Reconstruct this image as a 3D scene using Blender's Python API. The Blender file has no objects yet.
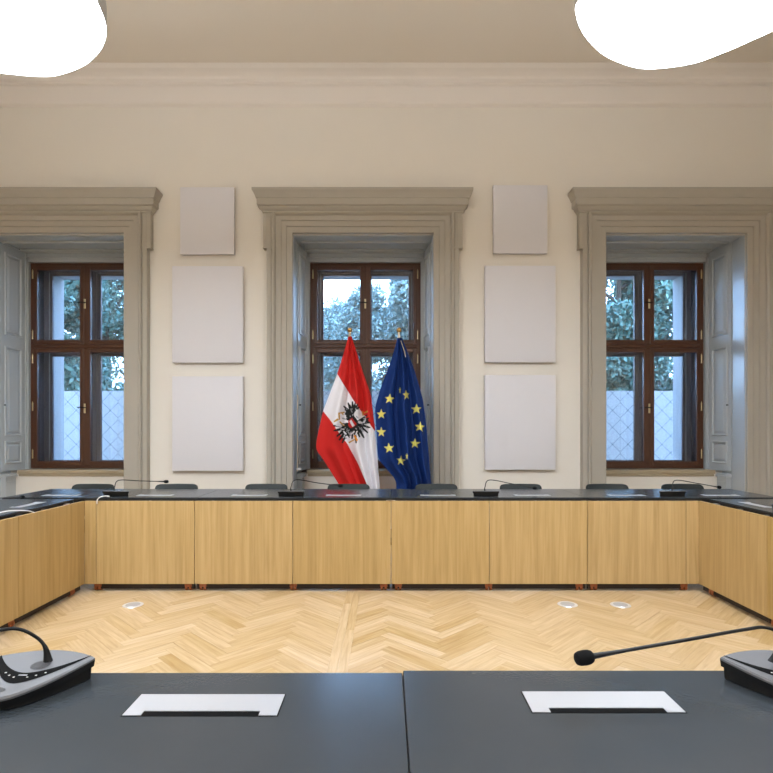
import bpy, bmesh, math, random
import numpy as np
from mathutils import Vector, Matrix
random.seed(7)
PI = math.pi
F = 547.0; EYE = 1.315; HX = 386.5; HY = 430.0
S = bpy.context.scene

# ------------------------------------------------------------------ camera
cam_d = bpy.data.cameras.new('camera'); cam = bpy.data.objects.new('camera', cam_d)
S.collection.objects.link(cam); S.camera = cam
cam.location = (0, 0, EYE); cam.rotation_euler = (PI/2, 0, 0)
cam_d.sensor_width = 36; cam_d.sensor_fit = 'HORIZONTAL'; cam_d.lens = 36*F/773
cam_d.shift_y = (HY-386.5)/773; cam_d.clip_start = .02; cam_d.clip_end = 400
# ------------------------------------------------------------------ sky
w = bpy.data.worlds.new('world'); S.world = w; w.use_nodes = True
nt = w.node_tree; bg = nt.nodes['Background']
tc = nt.nodes.new('ShaderNodeTexCoord'); sx = nt.nodes.new('ShaderNodeSeparateXYZ')
rp = nt.nodes.new('ShaderNodeValToRGB')
nt.links.new(tc.outputs['Generated'], sx.inputs[0]); nt.links.new(sx.outputs['Z'], rp.inputs[0])
rp.color_ramp.elements[0].position = 0.0; rp.color_ramp.elements[0].color = (.47, .69, 1, 1)
rp.color_ramp.elements[1].position = .9; rp.color_ramp.elements[1].color = (.27, .50, 1, 1)
nt.links.new(rp.outputs[0], bg.inputs[0]); bg.inputs[1].default_value = 11.0
LAMP_STRENGTH = 13.5; UP_STRENGTH = 6
# ------------------------------------------------------------------ exposure
vs = S.view_settings
vs.view_transform = 'Standard'; vs.look = 'None'; vs.gamma = 1; vs.use_curve_mapping = False
vs.exposure = 0.73

# ------------------------------------------------------------------ materials
def sr(r, g, b):
    f = lambda c: (c/255/12.92) if c/255 <= .04045 else ((c/255+.055)/1.055)**2.4
    return (f(r), f(g), f(b), 1)
def mat(name, col, rough=.6, metal=0, spec=.5, bump=0, bscale=60, var=0, vscale=4, coat=0, stretch=None):
    m = bpy.data.materials.new(name); m.use_nodes = True
    n = m.node_tree.nodes; l = m.node_tree.links; b = n['Principled BSDF']
    b.inputs['Base Color'].default_value = col; b.inputs['Roughness'].default_value = rough
    b.inputs['Metallic'].default_value = metal; b.inputs['Specular IOR Level'].default_value = spec
    b.inputs['Coat Weight'].default_value = coat
    t = n.new('ShaderNodeTexCoord'); mp = n.new('ShaderNodeMapping'); l.new(t.outputs['Object'], mp.inputs[0])
    if stretch: mp.inputs['Scale'].default_value = stretch
    if var:
        no = n.new('ShaderNodeTexNoise'); no.inputs['Scale'].default_value = vscale; no.inputs['Detail'].default_value = 5
        l.new(mp.outputs[0], no.inputs[0])
        mx = n.new('ShaderNodeMix'); mx.data_type = 'RGBA'
        mx.inputs[6].default_value = tuple(c*(1-var) for c in col[:3])+(1,)
        mx.inputs[7].default_value = tuple(min(1, c*(1+var)) for c in col[:3])+(1,)
        l.new(no.outputs[0], mx.inputs[0]); l.new(mx.outputs[2], b.inputs['Base Color'])
    if bump:
        nb = n.new('ShaderNodeTexNoise'); nb.inputs['Scale'].default_value = bscale; nb.inputs['Detail'].default_value = 4
        l.new(mp.outputs[0], nb.inputs[0])
        bp = n.new('ShaderNodeBump'); bp.inputs['Strength'].default_value = bump; bp.inputs['Distance'].default_value = .002
        l.new(nb.outputs[0], bp.inputs['Height']); l.new(bp.outputs[0], b.inputs['Normal'])
    return m
def emis(name, col, s):
    m = bpy.data.materials.new(name); m.use_nodes = True
    b = m.node_tree.nodes['Principled BSDF']; b.inputs['Base Color'].default_value = col
    b.inputs['Emission Color'].default_value = col; b.inputs['Emission Strength'].default_value = s
    return m
M = {}
M['wall'] = mat('wall_paint', sr(229, 222, 212), .9, bump=.25, bscale=90, var=.02, vscale=2, spec=.2)
M['ceil'] = mat('ceiling_paint', sr(227, 217, 204), .9, bump=.15, bscale=60, spec=.2)
M['corn'] = mat('cornice_paint', sr(231, 223, 215), .85, spec=.25)
M['stone'] = mat('architrave_paint', sr(176, 169, 157), .6, var=.03, vscale=6, bump=.15, bscale=40, spec=.35)
M['shut'] = mat('shutter_paint', sr(182, 187, 190), .28, var=.02, vscale=5, spec=.5)
M['sill'] = mat('sill_paint', sr(172, 156, 130), .45, var=.05)
M['extwall'] = mat('exterior_plaster', sr(142, 136, 132), .9, bump=.2)
M['brown'] = mat('brown_window_wood', sr(82, 48, 29), .38, var=.25, vscale=6, stretch=(8, 8, 1), spec=.5)
M['dbrown'] = mat('dark_outer_sash_wood', sr(80, 62, 62), .5, var=.15, vscale=6, stretch=(6, 6, 1))
M['brass'] = mat('aged_brass', sr(205, 190, 150), .3, 1)
M['gold'] = mat('gilded_metal', sr(190, 150, 90), .28, 1)
M['black'] = mat('black_plastic', sr(11, 11, 12), .45, spec=.3, bump=.1, bscale=300)
M['foam'] = mat('black_foam', sr(20, 20, 21), .95, bump=1, bscale=700, spec=.2)
M['rubber'] = mat('black_rubber_neck', sr(10, 10, 11), .4, spec=.3)
M['silver'] = mat('silver_plastic', sr(102, 102, 105), .42, .5, bump=.12, bscale=500)
M['grille'] = mat('dark_silver_grille', sr(84, 84, 87), .5, .5, bump=.9, bscale=900)
M['alu'] = mat('brushed_aluminium', sr(186, 186, 190), .38, .35, bump=.12, bscale=60, stretch=(2, 30, 1), spec=.6)
M['slot'] = mat('black_void', sr(8, 8, 9), .8, spec=.1)
M['top'] = mat('charcoal_linoleum', sr(57, 62, 67), .23, var=.06, vscale=9, bump=.06, bscale=160, spec=.46)
M['topedge'] = mat('black_table_edge', sr(26, 26, 28), .5)
M['steel'] = mat('dark_steel', sr(52, 50, 50), .4, .7)
M['rail'] = mat('shade_rail_dark_brown', sr(46, 36, 32), .6, spec=.3)  # for the rail added to darken the gap under the desk panels
M['caster'] = mat('brown_caster', sr(150, 82, 44), .5)
M['leather'] = mat('grey_green_leather', sr(30, 35, 34), .55, spec=.3, bump=.3, bscale=250, var=.06)
M['panel'] = mat('acoustic_fabric', sr(222, 219, 223), .95, bump=.5, bscale=500, spec=.15)
M['white'] = mat('white_plastic', sr(225, 225, 225), .4)
M['cord'] = mat('cream_cord', sr(220, 205, 180), .7)
M['lampglow'] = emis('lamp_diffuser', (.84, .92, 1, 1), LAMP_STRENGTH)
M['lampup'] = emis('lamp_uplight', (.84, .92, 1, 1), UP_STRENGTH)
M['lampside'] = mat('lamp_silver_rim', sr(188, 186, 188), .4, .3)
M['discmetal'] = mat('floor_socket_steel', sr(225, 224, 224), .3, .5)
M['bark'] = mat('bark', sr(70, 58, 48), .9, bump=1, bscale=20)
M['ground'] = mat('garden_gravel', sr(150, 150, 140), .95, var=.2, vscale=3)

def wood(name, c1, c2, c3, rough, scale, uv=False, attr=False, tone=.12, spec=.5):
    m = bpy.data.materials.new(name); m.use_nodes = True
    n = m.node_tree.nodes; l = m.node_tree.links; b = n['Principled BSDF']
    t = n.new('ShaderNodeTexCoord'); mp = n.new('ShaderNodeMapping'); mp.inputs['Scale'].default_value = scale
    if uv: l.new(t.outputs['UV'], mp.inputs[0])
    else:
        oi = n.new('ShaderNodeObjectInfo'); ad = n.new('ShaderNodeVectorMath'); ad.operation = 'ADD'
        ml = n.new('ShaderNodeVectorMath'); ml.operation = 'SCALE'; ml.inputs[0].default_value = (7.1, 3.3, 5.7)
        l.new(oi.outputs['Random'], ml.inputs['Scale'])
        l.new(t.outputs['Object'], ad.inputs[0]); l.new(ml.outputs[0], ad.inputs[1]); l.new(ad.outputs[0], mp.inputs[0])
    n1 = n.new('ShaderNodeTexNoise'); n1.inputs['Scale'].default_value = 1; n1.inputs['Detail'].default_value = 6
    n1.inputs['Roughness'].default_value = .6; n1.inputs['Distortion'].default_value = .4
    l.new(mp.outputs[0], n1.inputs[0])
    cr = n.new('ShaderNodeValToRGB'); l.new(n1.outputs[0], cr.inputs[0])
    cr.color_ramp.elements[0].position = .3; cr.color_ramp.elements[0].color = c1
    cr.color_ramp.elements[1].position = .72; cr.color_ramp.elements[1].color = c3
    e = cr.color_ramp.elements.new(.5); e.color = c2
    hs = n.new('ShaderNodeHueSaturation'); l.new(cr.outputs[0], hs.inputs['Color'])
    mr = n.new('ShaderNodeMapRange'); mr.inputs['To Min'].default_value = 1-tone; mr.inputs['To Max'].default_value = 1+tone
    ms = n.new('ShaderNodeMapRange'); ms.inputs['To Min'].default_value = 1+tone*.9; ms.inputs['To Max'].default_value = 1-tone*.9
    if attr:
        at = n.new('ShaderNodeAttribute'); at.attribute_name = 'tone'
        l.new(at.outputs['Fac'], mr.inputs[0]); l.new(at.outputs['Fac'], ms.inputs[0])
    else:
        l.new(oi.outputs['Random'], mr.inputs[0]); l.new(oi.outputs['Random'], ms.inputs[0])
    l.new(mr.outputs[0], hs.inputs['Value']); l.new(ms.outputs[0], hs.inputs['Saturation'])
    l.new(hs.outputs[0], b.inputs['Base Color'])
    b.inputs['Roughness'].default_value = rough; b.inputs['Specular IOR Level'].default_value = spec
    bp = n.new('ShaderNodeBump'); bp.inputs['Strength'].default_value = .1; bp.inputs['Distance'].default_value = .001
    l.new(n1.outputs[0], bp.inputs['Height']); l.new(bp.outputs[0], b.inputs['Normal'])
    return m
M['oak'] = wood('oak_veneer', sr(160, 130, 80), sr(175, 145, 94), sr(187, 157, 108), .45, (34, 34, 1.3), tone=.05)
M['parquet'] = wood('oak_parquet', sr(172, 141, 100), sr(188, 160, 120), sr(203, 177, 140), .33, (3, 45, 1), uv=True, attr=True, tone=.15)

def glassmat():
    m = bpy.data.materials.new('window_glass'); m.use_nodes = True
    n = m.node_tree.nodes; l = m.node_tree.links; n.clear()
    o = n.new('ShaderNodeOutputMaterial'); tr = n.new('ShaderNodeBsdfTransparent'); gl = n.new('ShaderNodeBsdfGlossy')
    tr.inputs[0].default_value = (.93, .97, .99, 1); gl.inputs['Roughness'].default_value = .02
    fr = n.new('ShaderNodeFresnel'); fr.inputs[0].default_value = 1.5; mx = n.new('ShaderNodeMixShader')
    l.new(fr.outputs[0], mx.inputs[0]); l.new(tr.outputs[0], mx.inputs[1]); l.new(gl.outputs[0], mx.inputs[2]); l.new(mx.outputs[0], o.inputs[0])
    return m
M['glass'] = glassmat()
def screenmat():
    m = bpy.data.materials.new('printed_diamond_screen'); m.use_nodes = True
    n = m.node_tree.nodes; l = m.node_tree.links; b = n['Principled BSDF']; b.inputs['Roughness'].default_value = .6
    t = n.new('ShaderNodeTexCoord'); sp = n.new('ShaderNodeSeparateXYZ'); l.new(t.outputs['Object'], sp.inputs[0])
    def math_(op, a, bb=None):
        k = n.new('ShaderNodeMath'); k.operation = op
        for i, v in enumerate((a, bb)):
            if v is None: continue
            if isinstance(v, (int, float)): k.inputs[i].default_value = v
            else: l.new(v, k.inputs[i])
        return k.outputs[0]
    X, Z = sp.outputs['X'], sp.outputs['Z']; P = .342
    def line(e, period, wd):
        f = math_('FRACT', math_('DIVIDE', e, period)); d = math_('ABSOLUTE', math_('SUBTRACT', f, .5))
        return math_('LESS_THAN', d, wd/period/2)
    d1 = line(math_('ADD', X, Z), P, .019); d2 = line(math_('SUBTRACT', X, Z), P, .019)
    g1 = line(X, P/2, .005); g2 = line(Z, P/2, .005)
    node = math_('MULTIPLY', line(math_('ADD', X, Z), P, .042), line(math_('SUBTRACT', X, Z), P, .042))
    tot = math_('MAXIMUM', math_('MULTIPLY', math_('MAXIMUM', d1, d2), .8), math_('MULTIPLY', math_('MAXIMUM', g1, g2), .3))
    tot = math_('MAXIMUM', tot, node)
    mx = n.new('ShaderNodeMix'); mx.data_type = 'RGBA'; l.new(tot, mx.inputs[0])
    mx.inputs[6].default_value = sr(130, 123, 119); mx.inputs[7].default_value = sr(58, 62, 66)
    l.new(mx.outputs[2], b.inputs['Base Color'])
    tl = n.new('ShaderNodeBsdfTranslucent'); l.new(mx.outputs[2], tl.inputs[0]); ms = n.new('ShaderNodeMixShader'); ms.inputs[0].default_value = .15
    l.new(b.outputs[0], ms.inputs[1]); l.new(tl.outputs[0], ms.inputs[2]); l.new(ms.outputs[0], n['Material Output'].inputs[0])
    return m
M['screen'] = screenmat()
def vcolmat(name, rough=.75):
    m = bpy.data.materials.new(name); m.use_nodes = True
    n = m.node_tree.nodes; b = n['Principled BSDF']; a = n.new('ShaderNodeAttribute'); a.attribute_name = 'print'
    m.node_tree.links.new(a.outputs['Color'], b.inputs['Base Color']); b.inputs['Roughness'].default_value = rough
    b.inputs['Specular IOR Level'].default_value = .25
    return m
M['flagcloth'] = vcolmat('printed_flag_cloth')
def leafmat(name, c1, c2):
    m = bpy.data.materials.new(name); m.use_nodes = True
    n = m.node_tree.nodes; l = m.node_tree.links; b = n['Principled BSDF']; b.inputs['Roughness'].default_value = .6
    g = n.new('ShaderNodeNewGeometry'); mx = n.new('ShaderNodeMix'); mx.data_type = 'RGBA'
    l.new(g.outputs['Random Per Island'], mx.inputs[0]); mx.inputs[6].default_value = c1; mx.inputs[7].default_value = c2
    l.new(mx.outputs[2], b.inputs['Base Color'])
    return m
M['leafdark'] = leafmat('evergreen_leaves', sr(38, 70, 60), sr(92, 116, 100))
M['leafpale'] = leafmat('pale_leaves', sr(70, 88, 82), sr(130, 140, 130))

# ------------------------------------------------------------------ helpers
COL = S.collection
def tag(o, label=None, cat=None, group=None, kind=None):
    for k, v in (('label', label), ('category', cat), ('group', group), ('kind', kind)):
        if v: o[k] = v
    return o
def empty(name, loc=(0, 0, 0), rz=0):
    o = bpy.data.objects.new(name, None); COL.objects.link(o); o.location = loc; o.rotation_euler = (0, 0, rz); o.empty_display_size = .1
    return o
def mk(name, verts, faces, m, parent=None, smooth=False, loc=None):
    me = bpy.data.meshes.new(name); me.from_pydata([tuple(v) for v in verts], [], faces)
    if smooth: me.shade_smooth()
    if m is not None: me.materials.append(m)
    o = bpy.data.objects.new(name, me); COL.objects.link(o); o.parent = parent
    if loc: o.location = loc
    return o
class MB:
    def __init__(s): s.v = []; s.f = []
    def add(s, v, f):
        k = len(s.v); s.v += [tuple(p) for p in v]; s.f += [tuple(i+k for i in q) for q in f]; return s
    def box(s, x0, x1, y0, y1, z0, z1, bev=0):
        if x0 > x1: x0, x1 = x1, x0
        if y0 > y1: y0, y1 = y1, y0
        if z0 > z1: z0, z1 = z1, z0
        if bev:
            bm = bmesh.new(); bmesh.ops.create_cube(bm, size=1)
            bmesh.ops.scale(bm, vec=(x1-x0, y1-y0, z1-z0), verts=bm.verts)
            bmesh.ops.translate(bm, vec=((x0+x1)/2, (y0+y1)/2, (z0+z1)/2), verts=bm.verts)
            bmesh.ops.bevel(bm, geom=bm.edges[:], offset=bev, segments=2, affect='EDGES', profile=.5)
            bm.verts.index_update(); s.add([v.co[:] for v in bm.verts], [[v.index for v in f.verts] for f in bm.faces]); bm.free(); return s
        return s.add([(x0, y0, z0), (x1, y0, z0), (x1, y1, z0), (x0, y1, z0), (x0, y0, z1), (x1, y0, z1), (x1, y1, z1), (x0, y1, z1)],
                     [(0, 3, 2, 1), (4, 5, 6, 7), (0, 1, 5, 4), (1, 2, 6, 5), (2, 3, 7, 6), (3, 0, 4, 7)])
    def prism(s, pts, z0, z1, pts2=None, cap=True):
        n = len(pts); p2 = pts2 or pts
        v = [(p[0], p[1], z0 if len(p) < 3 else p[2]) for p in pts]+[(p[0], p[1], z1 if len(p) < 3 else p[2]) for p in p2]
        f = [(i, (i+1) % n, (i+1) % n+n, i+n) for i in range(n)]
        if cap: f += [tuple(range(n))[::-1], tuple(range(n, 2*n))]
        return s.add(v, f)
    def tube(s, pts, rad, n=10, cap=True):
        pts = [Vector(p) for p in pts]; r = rad if isinstance(rad, (list, tuple)) else [rad]*len(pts)
        v = []; up = Vector((0, 0, 1)); prev = None
        for i, p in enumerate(pts):
            d = (pts[min(i+1, len(pts)-1)]-pts[max(i-1, 0)]).normalized()
            if prev is None:
                a = d.cross(up)
                if a.length < .05: a = d.cross(Vector((1, 0, 0)))
            else: a = prev-d*prev.dot(d)
            a.normalize(); b = d.cross(a); prev = a
            for k in range(n):
                t = 2*PI*k/n; v.append(p+(a*math.cos(t)+b*math.sin(t))*r[i])
        f = [(i*n+k, i*n+(k+1) % n, (i+1)*n+(k+1) % n, (i+1)*n+k) for i in range(len(pts)-1) for k in range(n)]
        if cap: f += [tuple(range(n)), tuple(range((len(pts)-1)*n, len(pts)*n))[::-1]]
        return s.add(v, f)
    def sweepU(s, path, prof, closed=False):
        # path: list of (x,z,nx,nz) with mitre offset directions; prof: (d, y)
        n = len(prof); v = []
        for (x, z, nx, nz) in path:
            for (d, y) in prof: v.append((x+nx*d, y, z+nz*d))
        m = len(path)
        f = [(i*n+k, i*n+k+1, (i+1)*n+k+1, (i+1)*n+k) for i in range(m-1) for k in range(n-1)]
        f += [tuple(range(n)), tuple(range((m-1)*n, m*n))[::-1]]
        return s.add(v, f)
    def obj(s, name, m, parent=None, smooth=False, loc=None): 
        o = mk(name, s.v, s.f, m, parent, smooth, loc)
        bm = bmesh.new(); bm.from_mesh(o.data); bmesh.ops.recalc_face_normals(bm, faces=bm.faces); bm.to_mesh(o.data); bm.free()
        if smooth: o.data.set_sharp_from_angle(angle=math.radians(38))
        return o
def smooth_path(pts, n=8):
    P = [Vector(p) for p in pts]; P = [P[0]*2-P[1]]+P+[P[-1]*2-P[-2]]; out = []
    for i in range(1, len(P)-2):
        a, b, c, d = P[i-1:i+3]
        for k in range(n):
            t = k/n; out.append(.5*((2*b)+(c-a)*t+(2*a-5*b+4*c-d)*t*t+(3*b-a-3*c+d)*t**3))
    out.append(P[-2]); return out
def copy_tree(o, parent=None):
    c = o.copy(); COL.objects.link(c); c.parent = parent
    for ch in list(o.children): copy_tree(ch, c)
    return c
def px(x, y, Y): return ((x-HX)*Y/F, Y, EYE+(HY-y)*Y/F)

# ================================================================== ROOM
WY = 6.8; RX0, RX1, RY0 = -6.35, 5.85, -4.6; CZ = 5.68
WC = (-4.122, -.290, 3.590)          # window centres
OH, OT = .872, 3.755                 # half width and top of the reveal
SILL = .785
# ---- window wall with three openings
b = MB(); ex = [RX0-.3]
for c in WC: ex += [c-OH, c+OH]
ex.append(RX1+.3)
for i in range(0, 8, 2): b.box(ex[i], ex[i+1], WY, 7.47, 0, CZ+.1)
for c in WC: b.box(c-OH, c+OH, WY, 7.47, OT, CZ+.1); b.box(c-OH, c+OH, 7.27, 7.47, 0, SILL-.045)
ew = b.obj('wall_back', M['wall']); tag(ew, kind='structure')
b = MB(); H2 = .76
ex = [RX0-.3]
for c in WC: ex += [c-H2, c+H2]
ex.append(RX1+.3)
for i in range(0, 8, 2): b.box(ex[i], ex[i+1], 7.47, 7.72, 0, CZ+.1)
for c in WC: b.box(c-H2, c+H2, 7.47, 7.72, 3.607, CZ+.1); b.box(c-H2, c+H2, 7.47, 7.72, 0, SILL-.02)
H3 = .635; ex = [RX0-.3]
for c in WC: ex += [c-H3, c+H3]
ex.append(RX1+.3)
for i in range(0, 8, 2): b.box(ex[i], ex[i+1], 7.80, 8.07, 0, CZ+.1)
for i in range(0, 8, 2): b.box(ex[i]-(.0 if i == 0 else -.0), ex[i+1], 7.72, 7.80, 0, CZ+.1)
for c in WC: b.box(c-H3, c+H3, 7.72, 8.07, 3.53, CZ+.1); b.box(c-H3, c+H3, 7.72, 8.07, 0, .84)
o = b.obj('wall_outside', M['extwall']); tag(o, kind='structure')
for nm, (x0, x1, y0, y1) in {'wall_left': (RX0-.2, RX0, RY0-.2, WY), 'wall_right': (RX1, RX1+.2, RY0-.2, WY), 'wall_front': (RX0, RX1, RY0-.2, RY0)}.items():
    tag(MB().box(x0, x1, y0, y1, 0, CZ+.1).obj(nm, M['wall']), kind='structure')
tag(MB().box(RX0-.2, RX1+.2, RY0-.2, WY+.01, CZ, CZ+.15).obj('ceiling', M['ceil']), kind='structure')
# ---- cornice round the room
prof = [(0, 5.33), (.035, 5.345), (.05, 5.364), (.05, 5.555), (.085, 5.565), (.085, 5.585), (.12, 5.60), (.135, 5.622), (.15, 5.63), (.19, 5.645), (.24, 5.655), (.30, CZ-.004), (.30, CZ+.01)]
v = []; n = len(prof)
for (x, y, ax, ay) in ((RX0, RY0, 1, 1), (RX1, RY0, -1, 1), (RX1, WY, -1, -1), (RX0, WY, 1, -1)):
    v += [(x+ax*p, y+ay*p, z) for p, z in prof]
f = [(i*n+k, ((i+1) % 4)*n+k, ((i+1) % 4)*n+k+1, i*n+k+1) for i in range(4) for k in range(n-1)]
b = MB(); b.add(v, f); tag(b.obj('trim_1', M['corn']), kind='structure')
# baseboards
for nm, bx in {'baseboard_left': (RX0, RX0+.02, RY0, WY), 'baseboard_right': (RX1-.02, RX1, RY0, WY), 'baseboard_front': (RX0+.02, RX1-.02, RY0, RY0+.02)}.items():
    tag(MB().box(*bx, .0, .16).obj(nm, M['stone']), kind='structure')
b = MB(); ex = [RX0+.02]
for c in WC: ex += [c-1.185, c+1.185]
ex.append(RX1-.02)
for i in range(0, 8, 2): b.box(ex[i], ex[i+1], WY-.02, WY, 0, .16)
tag(b.obj('baseboard_back', M['stone']), kind='structure')

# ---- floor with herringbone blocks
floor = MB().box(RX0-.2, RX1+.2, RY0-.2, 8.07, -.15, -.012).obj('floor', M['parquet']); tag(floor, kind='structure')
me = floor.data; me.uv_layers.new(name='UVMap'); at = me.attributes.new('tone', 'FLOAT', 'FACE')
L, W = .471, .0785
BX0, BX1 = -.325, -.213
def clip(poly, axis, val, keep_less):
    out = []
    for i in range(len(poly)):
        a, c = poly[i], poly[(i+1) % len(poly)]
        ia = (a[axis] <= val) == keep_less; ic = (c[axis] <= val) == keep_less
        if ia: out.append(a)
        if ia != ic:
            t = (val-a[axis])/(c[axis]-a[axis]); out.append((a[0]+(c[0]-a[0])*t, a[1]+(c[1]-a[1])*t))
    return out
blocks = []   # (poly, centre, dir)
r2 = math.sqrt(.5); nn = 6
for side in (0, 1):
    ox = (-.935, .35)[side]
    for j in range(-12, 13):
        for i in range(-160, 160):
            for kind in (0, 1):
                q = ((0, 0), (nn, 0), (nn, 1), (0, 1)) if kind == 0 else ((0, 1), (1, 1), (1, nn+1), (0, nn+1))
                g = .0045
                xs = [p[0] for p in q]; ys = [p[1] for p in q]
                q2 = [((p[0]+(g if p[0] == min(xs) else -g))+i+j*nn, (p[1]+(g if p[1] == min(ys) else -g))+i-j*nn) for p in q]
                poly = [((p[0]-p[1])*r2*W+ox, (p[0]+p[1])*r2*W) for p in q2]
                cx = sum(p[0] for p in poly)/4; cy = sum(p[1] for p in poly)/4
                if cx < RX0-.4 or cx > RX1+.4 or cy < RY0-.4 or cy > 7.5: continue
                if side == 0: poly = clip(poly, 0, BX0-.0004, True)
                else: poly = clip(poly, 0, BX1+.0004, False)
                if len(poly) < 3: continue
                for ax_, vv, kl in ((0, RX0, False), (0, RX1, True), (1, RY0, False), (1, 7.27, True)):
                    poly = clip(poly, ax_, vv, kl)
                    if len(poly) < 3: break
                if len(poly) < 3: continue
                ar = abs(sum(poly[k][0]*poly[(k+1) % len(poly)][1]-poly[(k+1) % len(poly)][0]*poly[k][1] for k in range(len(poly))))/2
                if ar < 2e-4: continue
                d = (r2, r2) if kind == 0 else (-r2, r2)
                blocks.append((poly, (sum(p[0] for p in poly)/len(poly), sum(p[1] for p in poly)/len(poly)), d))
yy = RY0; k = 0
for xa, xb, off in ((BX0, (BX0+BX1)/2, 0), ((BX0+BX1)/2, BX1, .55)):
    y = RY0-off
    while y < 7.27:
        y2 = min(y+1.25, 7.27); ya = max(y, RY0)
        blocks.append(([(xa+.0004, ya+.0004), (xb-.0004, ya+.0004), (xb-.0004, y2-.0004), (xa+.0004, y2-.0004)], ((xa+xb)/2, (ya+y2)/2), (0, 1)))
        y += 1.25
def add_blocks(name, bl, centre=None):
    v = []; f = []; uv = []; tone = []
    for poly, c, d in bl:
        n = len(poly); k = len(v); t = random.random(); ou, ov = random.random()*50, random.random()*50
        t = min(1, max(0, random.gauss(.55, .24))); h = random.uniform(-.0004, .0004)
        o0 = centre or (0, 0)
        v += [(p[0]-o0[0], p[1]-o0[1], -.012) for p in poly]+[(p[0]-o0[0], p[1]-o0[1], h) for p in poly]
        fs = [tuple(range(k+n, k+2*n))]+[(k+i, k+(i+1) % n, k+n+(i+1) % n, k+n+i) for i in range(n)]
        if sum(poly[i][0]*poly[(i+1) % n][1]-poly[(i+1) % n][0]*poly[i][1] for i in range(n)) < 0: fs = [q[::-1] for q in fs]
        UV = lambda p: ((p[0]*d[0]+p[1]*d[1])+ou, (-p[0]*d[1]+p[1]*d[0])+ov)
        for q in fs:
            f.append(q); tone.append(t)
            for vi in q: uv.append(UV(poly[(vi-k) % n]))
    o = mk(name, v, f, M['parquet'], floor, loc=(o0[0], o0[1], 0))
    lay = o.data.uv_layers.new(name='UVMap'); lay.data.foreach_set('uv', [c for p in uv for c in p])
    a = o.data.attributes.new('tone', 'FLOAT', 'FACE'); a.data.foreach_set('value', tone)
    return o
def inview(c):
    return 2.8 < c[1] < 4.85 and -2.75 < c[0] < 2.85
vis = [q for q in blocks if inview(q[1])]; vis.sort(key=lambda q: q[1][1])
vis, rest = vis[:298], [q for q in blocks if not inview(q[1])]+vis[298:]
for q in vis: add_blocks('parquet_block', [q], q[1])
o = add_blocks('parquet_field', rest); o['kind'] = 'stuff'

# ---- round floor sockets
def ring(r, z, n=32): return [(r*math.cos(2*PI*i/n), r*math.sin(2*PI*i/n), z) for i in range(n)]
for (x, y, lb) in ((133, 605, 'round steel floor socket alone on the parquet at the left'),
                   (567.5, 604.5, 'left one of the two round steel floor sockets at the right'),
                   (620.5, 605, 'round steel floor socket nearest the right hand desks')):
    Y = F*EYE/(y-HY); X = (x-HX)*Y/F
    t = empty('floor_socket', (X, Y, .0005)); tag(t, lb, 'floor socket', 'round floor sockets')
    MB().prism(ring(.074, 0), 0, .003, ring(.071, .003)).obj('cover_plate', M['discmetal'], t)
    b = MB(); b.prism(ring(.052, .0031), 0, 0, ring(.051, .0045)); b.obj('lid', M['alu'], t)

# ================================================================== WINDOWS
def framebox(b, x0, x1, z0, z1, y0, y1, wl, wr, wt, wb, bev=.004):
    b.box(x0, x0+wl, y0, y1, z0, z1, bev); b.box(x1-wr, x1, y0, y1, z0, z1, bev)
    b.box(x0+wl, x1-wr, y0, y1, z1-wt, z1, bev); b.box(x0+wl, x1-wr, y0, y1, z0, z0+wb, bev)
def raised_panel(b, x0, x1, z0, z1, y, d=.018):
    # moulded frame + raised field, front faces toward -y (local)
    def rect(a, yy): return [(x0+a, yy, z0+a), (x1-a, yy, z0+a), (x1-a, yy, z1-a), (x0+a, yy, z1-a)]
    R = [rect(0, y), rect(.008, y-d), rect(.020, y-d), rect(.030, y+.0), rect(.040, y), rect(.066, y-.014)]
    v = [p for r in R for p in r]; f = []
    for i in range(len(R)-1):
        for k in range(4): f.append((i*4+k, i*4+(k+1) % 4, (i+1)*4+(k+1) % 4, (i+1)*4+k))
    f.append(tuple(range(20, 24))); b.add(v, f)
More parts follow.
